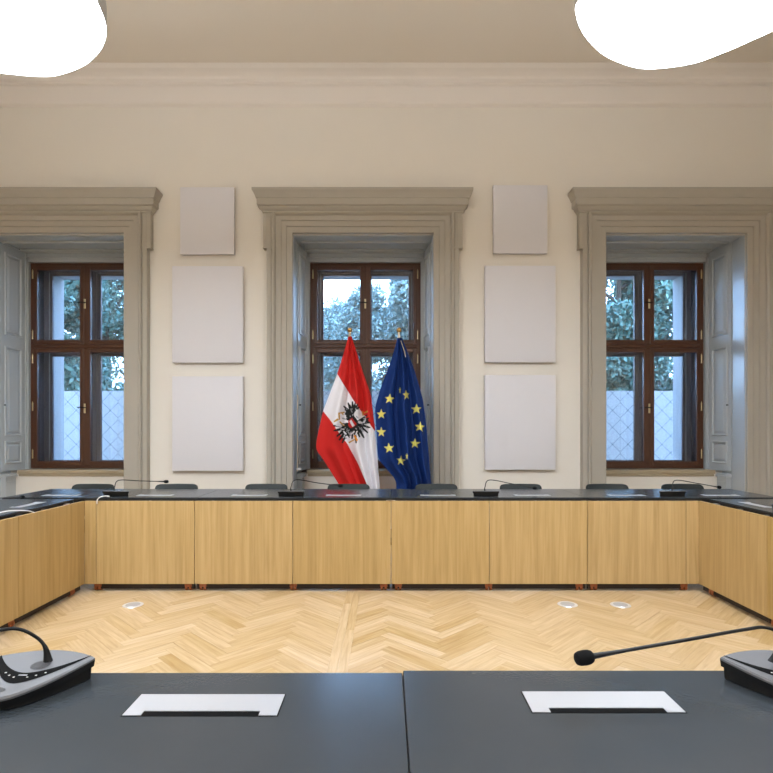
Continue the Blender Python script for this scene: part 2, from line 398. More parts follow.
def window(idx, cx):
    wn = empty('window_%d' % idx, (cx, 7.53, SILL)); wn['kind'] = 'structure'
    # children in local coordinates relative to root
    def O(bld, name, m, par=wn, smooth=False):
        bld.v = [(p[0], p[1]-7.53, p[2]-SILL) for p in bld.v]; return bld.obj(name, m, par, smooth)
    b = MB(); framebox(b, -.757, .757, .792, 3.604, 7.50, 7.60, .05, .05, .045, .04)
    b.box(-.026, .026, 7.495, 7.60, .83, 3.56, .003); b.box(-.707, .707, 7.49, 7.60, 2.435, 2.49, .006)
    b.box(-.71, .71, 7.478, 7.50, 2.445, 2.47, .006)
    O(b, 'window_frame', M['brown'])
    for s in (-1, 1):
        for (z0, z1, up) in ((.832, 2.433, 0), (2.492, 3.560, 1)):
            x0, x1 = sorted((s*.020, s*.707))
            b = MB(); framebox(b, x0, x1, z0, z1, 7.485, 7.535, .047, .047, .052, .052, .006)
            framebox(b, x0+.04, x1-.04, z0+.045, z1-.045, 7.477, 7.50, .012, .012, .012, .012, .004)
            sash = O(b, 'sash', M['brown'])
            b = MB().box(x0+.045, x1-.045, 7.508, 7.512, z0+.05, z1-.05); O(b, 'pane', M['glass'], sash)
            for hz in ((z0+.12, z1-.12) if up else (z0+.15, (z0+z1)/2, z1-.15)):
                b = MB(); b.tube([(s*.716, 7.478, hz-.055), (s*.716, 7.478, hz+.055)], .009, 8)
                b.tube([(s*.716, 7.478, hz+.055), (s*.716, 7.478, hz+.075)], [.006, .002], 8); O(b, 'hinge', M['brass'], sash, True)
            # outer (second) casement
            x0, x1 = sorted((s*.028, s*.655))
            z0o, z1o = (.845, 2.40) if not up else (2.455, 3.54)
            b = MB(); framebox(b, x0, x1, z0o, z1o, 7.73, 7.775, .055, .055, .045, .045, .004)
            b.v = [(p[0], p[1], p[2]) for p in b.v]; os_ = O(b, 'outer_sash', M['dbrown'])
            b = MB().box(x0+.05, x1-.05, 7.75, 7.754, z0o+.04, z1o-.04); O(b, 'pane', M['glass'], os_)
    for hz in (3.05, 1.62):     # espagnolette handles on the mullion
        b = MB(); b.box(-.012, .012, 7.466, 7.478, hz-.075, hz+.055, .003); h = O(b, 'handle_plate', M['brass'])
        b = MB(); b.tube([(0, 7.474, hz), (0, 7.44, hz)], .008, 8); b.tube([(.0, 7.44, hz), (-.05, 7.436, hz+.004), (-.085, 7.44, hz)], [.007, .008, .006], 8)
        b.tube([(0, 7.44, hz), (.03, 7.44, hz)], .006, 8); O(b, 'lever', M['black'], h, True)
    # box lining between the two casements
    b = MB()
    for s in (-1, 1): b.box(s*.757, s*.705, 7.60, 7.72, .80, 3.60)
    b.box(-.70, .70, 7.60, 7.72, 3.55, 3.60); b.box(-.70, .70, 7.60, 7.72, .80, .84)
    framebox(b, -.757, .757, .80, 3.60, 7.715, 7.78, .115, .115, .07, .05); b.box(-.03, .03, 7.72, 7.78, .84, 3.54); b.box(-.65, .65, 7.72, 7.78, 2.395, 2.46)
    O(b, 'outer_frame', M['dbrown'])
    # jamb + header lining round the frame
    b = MB()
    for s in (-1, 1):
        b.box(s*.757, s*.80, 7.455, 7.53, SILL, OT); b.box(s*.775, s*.80, 7.44, 7.456, SILL, 3.73, .004)
    for s in (-1, 1): b.box(s*.8725, s*.867, 6.812, 7.262, 0, OT-.012)
    b.box(-.80, .80, 7.455, 7.53, 3.604, OT); b.box(-.80, .80, 7.43, 7.456, 3.66, 3.675, .004); b.box(-.80, .80, 7.40, 7.456, 3.725, OT-.002, .006)
    O(b, 'window_lining', M['shut'])
    # soffit panelling
    b = MB(); b.box(-OH+.002, OH-.002, 6.86, 7.42, OT-.012, OT)
    b.box(-OH+.06, OH-.06, 7.02, 7.05, OT-.04, OT-.011, .006); b.box(-OH+.06, OH-.06, 7.33, 7.35, OT-.035, OT-.011, .006)
    for s in (-1, 1): b.box(s*(OH-.06), s*(OH-.085), 7.05, 7.33, OT-.035, OT-.011, .004)
    O(b, 'soffit_panel', M['shut'])
    # sill board
    b = MB(); b.box(-.765, .765, 7.235, 7.53, SILL-.05, SILL, .008); b.box(-.758, .758, 7.25, 7.30, SILL-.085, SILL-.05, .01)
    O(b, 'window_sill', M['sill'])
    # dado below the shutters
    for s in (-1, 1):
        b = MB(); b.box(s*.868, s*.80, 7.07, 7.265, 0, .70, .003); b.box(s*.868, s*.775, 7.05, 7.265, .70, .725, .006); b.box(s*.868, s*.79, 7.06, 7.265, .725, .745, .004)
        b.box(s*.802, s*.79, 7.09, 7.245, .62, .64, .003)
        b.box(s*.802, s*.79, 7.09, 7.245, .2, .22, .003)
        O(b, 'side_dado', M['shut'])
    # folded shutters
    for s in (-1, 1):
        A = Vector((s*.800, 7.447)); B = Vector((s*.853, 7.055)); D = (B-A); Ls = D.length; D.normalize()
        N = Vector((-s*1, 0)); N = (Vector((D.y, -D.x)) if Vector((D.y, -D.x)).x*s < 0 else Vector((-D.y, D.x)))
        b = MB(); T = .034
        b.box(0, Ls, 0, T/2-.002, .778, 3.732, .003); b.box(0, Ls, T/2, T-.002, .778, 3.732, .003)
        def rp(z0, z1): raised_panel(b, .06, Ls-.055, z0, z1, 0)
        rp(.87, 1.17); rp(1.24, 2.41); rp(2.56, 3.63)
        b.v = [(A.x+D.x*p[0]-N.x*p[1], A.y+D.y*p[0]-N.y*p[1], p[2]) for p in b.v]
        sh = O(b, 'shutter', M['shut'])
        b = MB(); kp = A+D*(Ls-.045)
        b.tube([(kp.x, kp.y, 1.64), (kp.x+N.x*.012, kp.y+N.y*.012, 1.64), (kp.x+N.x*.02, kp.y+N.y*.02, 1.64), (kp.x+N.x*.028, kp.y+N.y*.028, 1.64)], [.005, .006, .012, .007], 10)
        O(b, 'knob', M['black'], sh, True)
    return wn
wins = [window(i+1, c) for i, c in enumerate(WC)]
# crank rod hanging at the left of the middle window
t = MB(); bx = WC[1]-OH+.035
t.tube([(bx, 6.93, .80), (bx, 6.93, 1.76)], .008, 8); o = t.obj('blind_crank', M['cord'], wins[1], True); o.location = (-WC[1], -7.53, -SILL)
t = MB(); t.box(bx-.012, bx+.05, 6.91, 6.95, .81, .835, .006); q = t.obj('crank_grip', M['white'], o)

# ---- moulded surrounds
for i, c in enumerate(WC):
    b = MB(); P = [(c-OH, 0, -1, 0), (c-OH, OT, -1, 1), (c+OH, OT, 1, 1), (c+OH, 0, 1, 0)]
    y = lambda p: WY-p
    pr = [(0, y(-.001)), (0, y(.035)), (.008, y(.04)), (.072, y(.04)), (.073, y(.056)), (.136, y(.056)), (.137, y(.072)), (.20, y(.072)), (.204, y(.09)), (.222, y(.112)), (.24, y(.112)), (.246, y(.08)), (.262, y(.088)), (.305, y(.088)), (.31, y(.08)), (.31, y(-.001))]
    b.sweepU(P, pr)
    for s in (-1, 1):   # ears
        xo = c+s*(OH+.352); xi = c+s*(OH+.29)
        b.box(xo, xi, y(0), y(.084), 3.56, 4.06); b.box(xo+s*.004, xi-s*.05, y(0), y(.094), 3.545, 3.562, .003)
    b.box(c-OH-.31, c+OH+.31, y(0), y(.078), OT+.30, 4.10)
    b.box(c-OH-.35, c+OH+.35, y(0), y(.084), 4.0, 4.06)
    for s in (-1, 1): b.box(c+s*(OH-.006), c+s*(OH+.325), y(0), y(.11), 0, .2, .006)
    e = OH+.345; cp = [(.086, 3.98), (.099, 3.985), (.099, 4.0), (.112, 4.01), (.126, 4.032), (.128, 4.045), (.152, 4.060), (.152, 4.135), (.162, 4.14), (.166, 4.155), (.18, 4.19), (.198, 4.222), (.198, 4.248)]
    n = len(cp); v = []
    for (sx_, fy) in ((-1, 0), (-1, 1), (1, 1), (1, 0)):
        for p, z in cp: v.append((c+sx_*(e+(p-.085)*1.08), WY-(p if fy else -.0), z))
    f = [(a*n+k, a*n+k+1, (a+1)*n+k+1, (a+1)*n+k) for a in range(3) for k in range(n-1)]
    f.append(tuple(a*n+n-1 for a in range(4))); f.append(tuple(a*n for a in range(3, -1, -1)))
    b.add(v, f)
    tag(b.obj('trim_%d' % (i+2), M['stone']), kind='structure')

# ================================================================== OUTSIDE
tag(MB().box(-45, 45, 8.07, 70, -.3, -.02).obj('ground', M['ground']), kind='structure')
SY = 11.0
t = empty('garden_screen', (0, SY, 0)); tag(t, 'long white garden screen printed with diamond lines, outside all three windows', 'screen')
for k in range(-5, 6):
    o = MB().box(-1.008, 1.008, 0, .02, .06, 2.10).obj('screen_panel', M['screen'], t); o.location.x = k*2.02-.35
    MB().box(k*2.02-.35-1.025, k*2.02-.35-.995, .021, .06, -.02, 2.08, .004).obj('post', M['extwall'], t)

def tree(X, Y, H, R, kind, lb, n=42000, ls=.075, base=1.0, seed=1):
    rg = np.random.RandomState(seed)
    t = empty('garden_tree', (X, Y, -.02)); tag(t, lb, 'tree', 'trees outside the windows')
    b = MB(); b.tube([(0, 0, 0), (.05, 0, H*.3), (-.05, .05, H*.6), (0, 0, H*.9)], [R*.09, R*.07, R*.045, R*.01], 8)
    for k in range(9):
        a = rg.rand()*2*PI; z = H*(.3+.5*k/9); b.tube([(0, 0, z), (math.cos(a)*R*.4, math.sin(a)*R*.4, z+R*.25), (math.cos(a)*R*.5, math.sin(a)*R*.5, z+R*.3)], [R*.03, R*.02, R*.006], 5)
    b.obj('trunk', M['bark'], t, True)
    nb = 46; C = []
    for k in range(nb):
        z = base+(H-base)*rg.rand()**.9; q = (z-base)/(H-base)
        rr = R*(math.sqrt(max(0, 1-q**2.2)))*(.35+.65*min(1, q*4+.4)); a = rg.rand()*2*PI; d = rr*math.sqrt(rg.rand())*.85
        C.append((d*math.cos(a), d*math.sin(a), z, R*rg.uniform(.2, .36)))
    C = np.array(C); idx = rg.randint(0, nb, n); dirs = rg.normal(size=(n, 3)); dirs /= np.linalg.norm(dirs, axis=1)[:, None]
    pos = C[idx, :3]+dirs*(C[idx, 3]*rg.uniform(.6, 1.05, n))[:, None]
    u = rg.normal(size=(n, 3)); u /= np.linalg.norm(u, axis=1)[:, None]
    w_ = np.cross(u, rg.normal(size=(n, 3))); w_ /= np.linalg.norm(w_, axis=1)[:, None]
    sz = ls*rg.uniform(.6, 1.3, n)[:, None]
    V = np.stack([pos-u*sz, pos-w_*sz*.5, pos+u*sz, pos+w_*sz*.5], 1).reshape(-1, 3)
    me = bpy.data.meshes.new('foliage'); me.vertices.add(4*n); me.vertices.foreach_set('co', V.ravel())
    me.loops.add(4*n); me.loops.foreach_set('vertex_index', np.arange(4*n)); me.polygons.add(n)
    me.polygons.foreach_set('loop_start', np.arange(0, 4*n, 4)); me.update(calc_edges=True); me.materials.append(M[kind])
    o = bpy.data.objects.new('foliage', me); COL.objects.link(o); o.parent = t; o['kind'] = 'stuff'
tree(-8.5, 13.2, 8.0, 1.9, 'leafdark', 'dense dark green tree outside the left window, nearest the screen', seed=2, base=.2, n=60000)
tree(-9.9, 19.2, 9.6, 2.8, 'leafdark', 'taller blue-green tree behind the dense one outside the left window', seed=3, base=.2, n=60000)
tree(-2.4, 26.0, 6.9, 2.5, 'leafpale', 'distant pale tree under the open sky in the middle window', seed=4)
tree(-.6, 20.5, 6.3, 1.9, 'leafpale', 'pale leafy tree right behind the red and white flag', seed=5)
tree(1.05, 16.0, 7.3, 1.25, 'leafpale', 'tall pale leafy tree seen over the blue flag', seed=6)
tree(6.0, 14.0, 7.2, 1.7, 'leafdark', 'green tree with bright gaps outside the right window, left part', seed=7, base=.2, n=50000)
tree(9.8, 19.4, 9.4, 2.8, 'leafdark', 'dark green tree beside the white pillar of the right window', seed=8, base=.2, n=60000)

# ================================================================== ACOUSTIC PANELS
def apanel(x0, x1, y0, y1, lb):
    Y = WY-.07; a = px(x0, y1, Y); c = px(x1, y0, Y); cx, cz = (a[0]+c[0])/2, (a[2]+c[2])/2
    t = empty('acoustic_panel', (cx, WY, cz)); tag(t, lb, 'wall panel', 'light grey acoustic wall panels')
    hw, hh = (c[0]-a[0])/2, (c[2]-a[2])/2
    MB().box(-hw, hw, -.07, -.022, -hh, hh, .006).obj('fabric_face', M['panel'], t, True)
    MB().box(-hw+.04, hw-.04, -.022, 0, -hh+.04, hh-.04).obj('mounting_frame', M['alu'], t)
for a in ((180, 234, 187, 254, 'smallest grey wall panel, at the top left of the middle window'),
          (172, 242.7, 266, 362.6, 'large grey wall panel, middle of the column left of the middle window'),
          (172, 242.7, 376.3, 471, 'lowest grey wall panel, left of the red and white flag'),
          (493.5, 547.5, 185, 253.2, 'smallest grey wall panel, at the top right of the middle window'),
          (485, 555.7, 265.6, 362.3, 'large grey wall panel, middle of the column right of the middle window'),
          (485, 555.7, 375, 470, 'lowest grey wall panel, right of the blue flag')): apanel(*a)

# ================================================================== PENDANT LAMPS
def lamp(pts, lb, z=3.6, h=.13):
    P = smooth_path([(p[0], p[1], 0) for p in pts+[pts[0]]], 6)[:-1]
    cx = sum(p.x for p in P)/len(P); cy = sum(p.y for p in P)/len(P)
    t = empty('pendant_lamp', (cx, cy, z)); tag(t, lb, 'lamp', 'pebble shaped pendant lamps')
    q = [(p.x-cx, p.y-cy) for p in P]; sc = lambda k: [(a*k, b_*k) for a, b_ in q]
    b = MB(); b.prism(sc(1), 0, h); b.obj('lamp_body', M['lampside'], t)
    b = MB(); b.prism([(a, b_, -.012) for a, b_ in sc(.985)], 0, 0, [(a, b_, -.001) for a, b_ in sc(.997)]); b.obj('diffuser', M['lampglow'], t)
    b = MB(); b.prism(sc(.90), h, h+.006); b.obj('uplight_diffuser', M['lampup'], t)
    for sx_, sy in ((.5, .5), (-.5, .5), (.5, -.5), (-.5, -.5)):
        MB().tube([(sx_, sy, h), (sx_, sy, CZ-z)], .0025, 6).obj('suspension_cable', M['alu'], t)
LP = [(-1.54, 2.907), (-1.57, 3.049), (-1.62, 3.164), (-1.727, 3.298), (-1.888, 3.424), (-2.096, 3.511), (-2.234, 3.526), (-2.466, 3.49), (-2.85, 3.40), (-3.2, 3.2), (-3.42, 2.85), (-3.40, 2.4), (-3.05, 2.05), (-2.5, 1.92), (-1.95, 2.0), (-1.62, 2.35)]
RP = [(1.02, 2.907), (1.026, 2.976), (1.122, 3.14), (1.29, 3.307), (1.489, 3.415), (1.663, 3.453), (1.89, 3.406), (2.02, 3.315), (2.13, 3.205), (2.33, 2.97), (2.52, 2.65), (2.52, 2.25), (2.25, 1.9), (1.75, 1.78), (1.25, 1.95), (1.05, 2.4)]
# plan positions were taken at z = 3.6; rounded outline order
lamp(LP, 'glowing white pebble pendant lamp at the top left')
lamp(RP, 'glowing white pebble pendant lamp at the top right')
lamp([(x+.9, y-4.3) for x, y in RP], 'glowing white pebble pendant lamp behind the viewer, right side')
lamp([(x-.9, y-4.3) for x, y in LP], 'glowing white pebble pendant lamp behind the viewer, left side')

# ================================================================== FLAGS
def pseg(Xp, Yp, x0, y0, x1, y1):
    dx, dy = x1-x0, y1-y0; L2 = dx*dx+dy*dy; t = np.clip(((Xp-x0)*dx+(Yp-y0)*dy)/L2, 0, 1)
    return np.hypot(Xp-(x0+t*dx), Yp-(y0+t*dy)), t
def inpoly(Xp, Yp, poly):
    r = np.zeros(Xp.shape, bool); n = len(poly)
    for i in range(n):
        x0, y0 = poly[i]; x1, y1 = poly[(i+1) % n]
        if y0 == y1: continue
        c = ((y0 > Yp) != (y1 > Yp)) & (Xp < (x1-x0)*(Yp-y0)/(y1-y0)+x0); r ^= c
    return r
RED = np.array(sr(196, 34, 30)[:3]); WHT = np.array(sr(226, 222, 226)[:3]); BLK = np.array(sr(24, 27, 27)[:3])
GLD = np.array(sr(186, 140, 60)[:3]); GRY = np.array(sr(150, 152, 155)[:3]); ORG = np.array(sr(222, 140, 30)[:3])
BLU = np.array(sr(8, 43, 104)[:3]); YEL = np.array(sr(226, 214, 110)[:3])
def paint_at(X, Y):
    col = np.empty(X.shape+(3,)); col[:] = RED
    b1 = np.interp(X, [325, 337.3, 352.8, 373.5, 385], [354, 374, 399, 429, 446])
    b2 = np.interp(X, [305, 323, 333.4, 347.6, 358, 369.6, 382], [386, 411, 423.8, 444.5, 462.7, 488.5, 518])
    col[(Y > b1) & (Y < b2)] = WHT
    U, V = (X-325)*12.88, (Y-395)*12.88
    def st(x0, y0, x1, y1, w0, w1, c):
        d, t = pseg(U, V, x0, y0, x1, y1); col[d < w0+(w1-w0)*t] = c
    for a in ((345, 250, 248, 148), (350, 240, 298, 104), (355, 230, 318, 130), (360, 230, 358, 92), (365, 230, 395, 110), (370, 230, 425, 128), (375, 235, 445, 158), (340, 260, 262, 190), (335, 265, 285, 215)): st(*a, 30, 9, BLK)
    for a in ((440, 345, 540, 262), (450, 350, 565, 300), (450, 365, 580, 355), (450, 380, 578, 420), (440, 390, 548, 482)): st(*a, 20, 10, BLK)
    for a in ((420, 390, 500, 548), (400, 400, 450, 535), (385, 405, 408, 610), (365, 410, 352, 560)): st(*a, 25, 10, BLK)
    for a in ((290, 400, 120, 395), (285, 420, 125, 460), (280, 430, 165, 528), (290, 440, 190, 575), (300, 450, 225, 612), (310, 450, 262, 545), (320, 440, 300, 560)): st(*a, 25, 10, BLK)
    for a in ((320, 260, 300, 300, 40, 30), (350, 260, 390, 200, 30, 30), (300, 420, 330, 440, 28, 24), (400, 410, 440, 400, 26, 20), (240, 385, 295, 378, 24, 20), (300, 250, 420, 380, 46, 40), (440, 360, 540, 340, 34, 26), (250, 470, 300, 540, 30, 22)): st(*a, BLK)
    for a in ((420, 205, 395, 255, 14, 22), (475, 360, 450, 350, 12, 18), (520, 320, 500, 350, 10, 14), (215, 275, 255, 270, 26, 16), (160, 380, 210, 400, 18, 12), (280, 540, 300, 580, 16, 22), (340, 505, 380, 470, 8, 10), (240, 470, 265, 500, 8, 12), (430, 240, 450, 250, 14, 12), (400, 510, 420, 470, 6, 8), (210, 440, 240, 440, 6, 9)): st(*a, WHT*.92)
    for a in ((300, 480, 330, 520, 9, 9), (470, 420, 490, 470, 6, 5), (330, 180, 350, 220, 6, 8), (245, 520, 270, 560, 6, 9), (230, 300, 262, 312, 10, 8), (415, 280, 430, 300, 8, 8)): st(*a, GRY)
    for a in ((185, 238, 245, 224, 8, 8), (188, 245, 192, 312, 9, 9), (130, 342, 170, 318, 10, 13), (200, 350, 242, 392, 9, 7), (312, 612, 385, 572, 10, 7), (482, 212, 490, 262, 7, 8), (505, 232, 545, 215, 6, 10), (215, 228, 235, 250, 6, 8)): st(*a, GLD)
    rr = random.Random(5)
    for k in range(60):
        a_, d_ = rr.uniform(0, 2*PI), rr.uniform(80, 190); x_, y_ = 350+d_*math.cos(a_), 360+d_*math.sin(a_)
        if col[(np.abs(U-x_) < 6) & (np.abs(V-y_) < 6)].mean() < .12: st(x_, y_, x_+14*math.cos(a_), y_+14*math.sin(a_), 4, 2.5, GRY if k % 2 else WHT*.9)
    st(388, 528, 418, 578, 13, 13, ORG)
    sh = [(298, 332), (350, 294), (416, 374), (385, 405), (328, 428), (300, 395)]
    col[inpoly(U, V, sh)] = RED
    col[inpoly(U, V, sh) & inpoly(U, V, [(312, 338), (340, 318), (388, 392), (358, 412)])] = WHT
    return col
def paint_eu(X, Y):
    col = np.empty(X.shape+(3,)); col[:] = BLU
    def star(cx, cy, r, sxx=1, rot=0):
        P = [(cx+sxx*(r if i % 2 == 0 else r*.42)*math.sin(rot+i*PI/5), cy-(r if i % 2 == 0 else r*.42)*math.cos(rot+i*PI/5)) for i in range(10)]
        col[inpoly(X, Y, P)] = YEL
    for (a, b_, s, ro) in ((462, 345, 1, .1), (526, 330, .75, -.15), (565, 384, 1, 0), (578, 452, 1, .1), (560, 516, 1, .05), (506, 582, .9, .1), (527, 563, .35, 0), (460, 533, 1, -.1), (430, 472, .9, 0), (430, 403, .95, 0), (502, 311, .28, 0)):
        star(270+a/3.865, 310+b_/3.865, 5.3 if s > .5 else 4.0, s, ro)
    return col
def flag(name_lb, polex, left, right, paint, folds, seedx, Y0=6.36):
    nu, nv = 190, 400
    yv = np.linspace(left[0][1], 518, nv)
    Lx = np.interp(yv, [p[1] for p in left], [p[0] for p in left]); Rx = np.interp(yv, [p[1] for p in right], [p[0] for p in right])
    ker = np.ones(21)/21
    pad = lambda a: np.convolve(np.pad(a, 10, mode='edge'), ker, 'valid')
    Lx, Rx = pad(Lx), pad(Rx)
    u = np.linspace(0, 1, nu); X = Lx[:, None]+(Rx-Lx)[:, None]*u[None, :]; Yp = np.repeat(yv[:, None], nu, 1)
    # lower hem hangs diagonally (cloth is gathered): hem height varies over u
    v = (yv-yv[0])/(yv[-1]-yv[0]); dep = np.zeros((nv, nu))
    for (c, wd, am, drift) in folds:
        dep += (am*1.3 if am > 0 else am)*np.exp(-((u[None, :]-c-drift*v[:, None])/wd)**2)*np.clip(v*2.2+.12, 0, 1)[:, None]
    D = Y0-np.maximum(dep, -.012)
    XX = (X-HX)*Y0/F; ZZ = EYE+(HY-Yp)*Y0/F
    px0 = (polex-HX)*Y0/F
    root = empty('flag', (px0, Y0+.035, 0)); tag(root, name_lb, 'flag')
    V = np.stack([XX-px0, D-Y0-.035, ZZ], 2).reshape(-1, 3)
    idx = np.arange(nv*nu).reshape(nv, nu); q = np.stack([idx[:-1, :-1], idx[1:, :-1], idx[1:, 1:], idx[:-1, 1:]], 2).reshape(-1, 4)
    me = bpy.data.meshes.new('cloth'); me.vertices.add(len(V)); me.vertices.foreach_set('co', V.ravel())
    me.loops.add(q.size); me.loops.foreach_set('vertex_index', q.ravel()); me.polygons.add(len(q)); me.polygons.foreach_set('loop_start', np.arange(0, q.size, 4))
    me.update(calc_edges=True); me.shade_smooth(); me.materials.append(M['flagcloth'])
    c = paint(X, Yp).reshape(-1, 3); c = np.concatenate([c, np.ones((len(c), 1))], 1)
    a = me.color_attributes.new('print', 'FLOAT_COLOR', 'POINT'); a.data.foreach_set('color', c.ravel())
    o = bpy.data.objects.new('cloth', me); COL.objects.link(o); o.parent = root
    sm = o.modifiers.new('thick', 'SOLIDIFY'); sm.thickness = .0015
    top = EYE+(HY-337)*Y0/F
    MB().tube([(0, 0, .04), (0, 0, top+.01)], .014, 12).obj('pole', M['brown'], root, True)
    b = MB(); b.tube([(0, 0, top-.03), (0, 0, top+.02), (0, 0, top+.022), (0, 0, top+.06), (0, 0, top+.065)], [.017, .017, .013, .013, .008], 14)
    b.obj('ferrule', M['cord'], root, True)
    n = 14; z = top+.088; r = .030
    MB().tube([(0, 0, z-r*math.cos(PI*i/n)) for i in range(n+1)], [max(.0005, r*math.sin(PI*i/n)) for i in range(n+1)], 18).obj('finial', M['gold'], root, True)
    b = MB(); b.prism(ring(.17, 0), 0, .03, ring(.16, .03)); b.tube([(0, 0, .03), (0, 0, .12)], .03, 14); b.obj('stand', M['steel'], root, True)
    return root
flag('red and white flag with a black eagle crest, draped from the left pole', 349.6,
     [(348.6, 336.5), (346, 345), (337.3, 374), (323, 411), (317.5, 436), (315.5, 449), (323, 459), (338.6, 484), (356, 512), (360, 518)],
     [(351.5, 336.5), (354, 343.6), (363, 372), (371, 395), (374.8, 426), (380, 488), (381.5, 518)], paint_at,
     [(.30, .11, .07, 0), (.47, .045, -.06, .02), (.66, .09, .09, .05), (.92, .08, .06, 0), (.80, .04, -.03, .03)], 1)
r_ = flag('blue flag with a ring of yellow stars, draped from the right pole', 399.0,
     [(397.5, 338), (391.6, 359), (380, 390), (374.8, 408), (376, 424), (378, 459), (396.0, 480), (396.6, 500), (396.8, 518)],
     [(401.5, 338), (404.5, 343.6), (415, 372), (422.7, 398), (426.5, 426), (431, 483), (432, 518)], paint_eu,
     [(.26, .12, .07, 0), (.43, .04, -.10, -.03), (.58, .09, .11, .0), (.72, .035, -.05, .02), (.86, .07, .07, .02)], 3)
MB().tube([(.02, -.06, EYE+(HY-341)*6.36/F), (.06, -.10, EYE+(HY-352)*6.36/F), (.075, -.10, EYE+(HY-358)*6.36/F)], .004, 6).obj('cord', M['cord'], r_)

# ================================================================== DESKS
TZ = .76
def desk_proto(x0, x1, pan, name='conference_desk', tx0=None, tx1=None):
    """local: +y = inner side with the wood panels, x0..x1 length, pan = list of (xa, xb)"""
    t = empty(name); X0, X1 = x0, x1; x0 = x0 if tx0 is None else tx0; x1 = x1 if tx1 is None else tx1
    b = MB(); b.box(x0+.0014, x1-.0014, -.325, .325, TZ-.005, TZ, .0015); b.obj('tabletop', M['top'], t)
    b = MB(); b.box(x0+.0002, x1-.0002, -.323, .323, TZ-.022, TZ-.005, .0008); b.obj('edge_band', M['topedge'], t)
    b = MB(); b.box(x0+.05, x1-.05, -.28, .28, TZ-.055, TZ-.0225); b.obj('apron', M['topedge'], t)
    for xa, xb in pan:
        p = MB().box(xa+.0022, xb-.0022, .355, .375, .062, .737, .0015).obj('modesty_panel', M['oak'], t)
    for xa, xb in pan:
        if xb-xa > .3: MB().box(xa+.01, xb-.01, .315, .345, .014, .0615, .003).obj('added_shade_rail', M['rail'], t)  # dark rail added to deepen the shaded strip below the panels
    for bx_ in [q for xa, xb in pan if xb-xa > .3 for q in (xa+.12, (xa+xb)/2, xb-.12)]:
        MB().box(bx_-.012, bx_+.012, .27, .354, .706, .728, .002).obj('bracket', M['alu'], t)
    for lx in (x0+.06, (x0+x1)/2, x1-.06):
        b = MB(); b.box(lx-.02, lx+.02, -.03, .03, .07, TZ-.055); b.box(lx-.018, lx+.018, -.27, .33, .062, .095, .004); b.obj('leg', M['steel'], t)
        for cy in (.328, -.25):
            b = MB(); 
            for s in (-.016, .016): b.tube([(lx+s-.009, cy, .026), (lx+s+.009, cy, .026)], .0255, 14)
            b.box(lx-.03, lx+.03, cy-.02, cy+.02, .03, .0615, .003); b.obj('caster', M['caster'], t, True)
    return t
def flap(t, cx):
    o = MB().box(cx-.1525, cx+.1525, .1335, .2215, TZ-.004, TZ+.0006).obj('slot_recess', M['slot'], t)
    z = TZ+.0012
    P = [(cx-.15, .2195), (cx-.15, .1355), (cx-.1145, .1355), (cx-.1145, .152), (cx+.1145, .152), (cx+.1145, .1355), (cx+.15, .1355), (cx+.15, .2195)]
    b = MB(); b.prism(P, TZ, z+.0006); b.obj('cable_flap', M['alu'], t)
def desk(kind, cx, cy, rz, lb, L=1.6):
    if kind == 'full': t = desk_proto(-.8, .8, [(-.8, 0), (0, .8)])
    elif kind == 'endpos': t = desk_proto(-.8, .8, [(-.8, 0), (0, .095)])   # panel only on -x half
    elif kind == 'side_left': t = desk_proto(-.8, .8, [(-.8, 0), (0, .8)], tx0=-.735)
    elif kind == 'side_right': t = desk_proto(-.8, .8, [(-.8, 0), (0, .8)], tx1=.735)
    else: t = desk_proto(-.8, .8, [(-.107, 0), (0, .8)])
    flap(t, -.4); flap(t, .4)
    t.location = (cx, cy, 0); t.rotation_euler = (0, 0, rz)
    tag(t, lb, 'desk', 'dark topped conference desks set in a square'); return t
YF = 4.825
# far row (rotated 180 degrees: local +x points to world -x)
d1 = desk('endpos', -2.363, YF, PI, 'far row desk at the left end, in front of the left window')
d2 = desk('full', -.763, YF, PI, 'far row desk in front of the red and white flag')
d3 = desk('full', .837, YF, PI, 'far row desk in front of the blue flag and right wall panels')
d4 = desk('endneg', 2.437, YF, PI, 'far row desk at the right end, in front of the right window')
d5 = desk('side_left', -2.835, 3.66, -PI/2, 'left side desk running toward the viewer, wood panels facing in')
d6 = desk('side_right', 2.92, 3.66, PI/2, 'right side desk running toward the viewer, wood panels facing in')
d7 = desk('full', -2.835, 2.055, -PI/2, 'second left side desk, nearer the viewer and past the picture edge')
d8 = desk('full', 2.92, 2.055, PI/2, 'second right side desk, nearer the viewer and past the picture edge')
d9 = desk('full', -.763, .926, 0, 'nearest desk on the left, grey top filling the lower left')
d10 = desk('full', .837, .938, 0, 'nearest desk on the right, grey top filling the lower right')

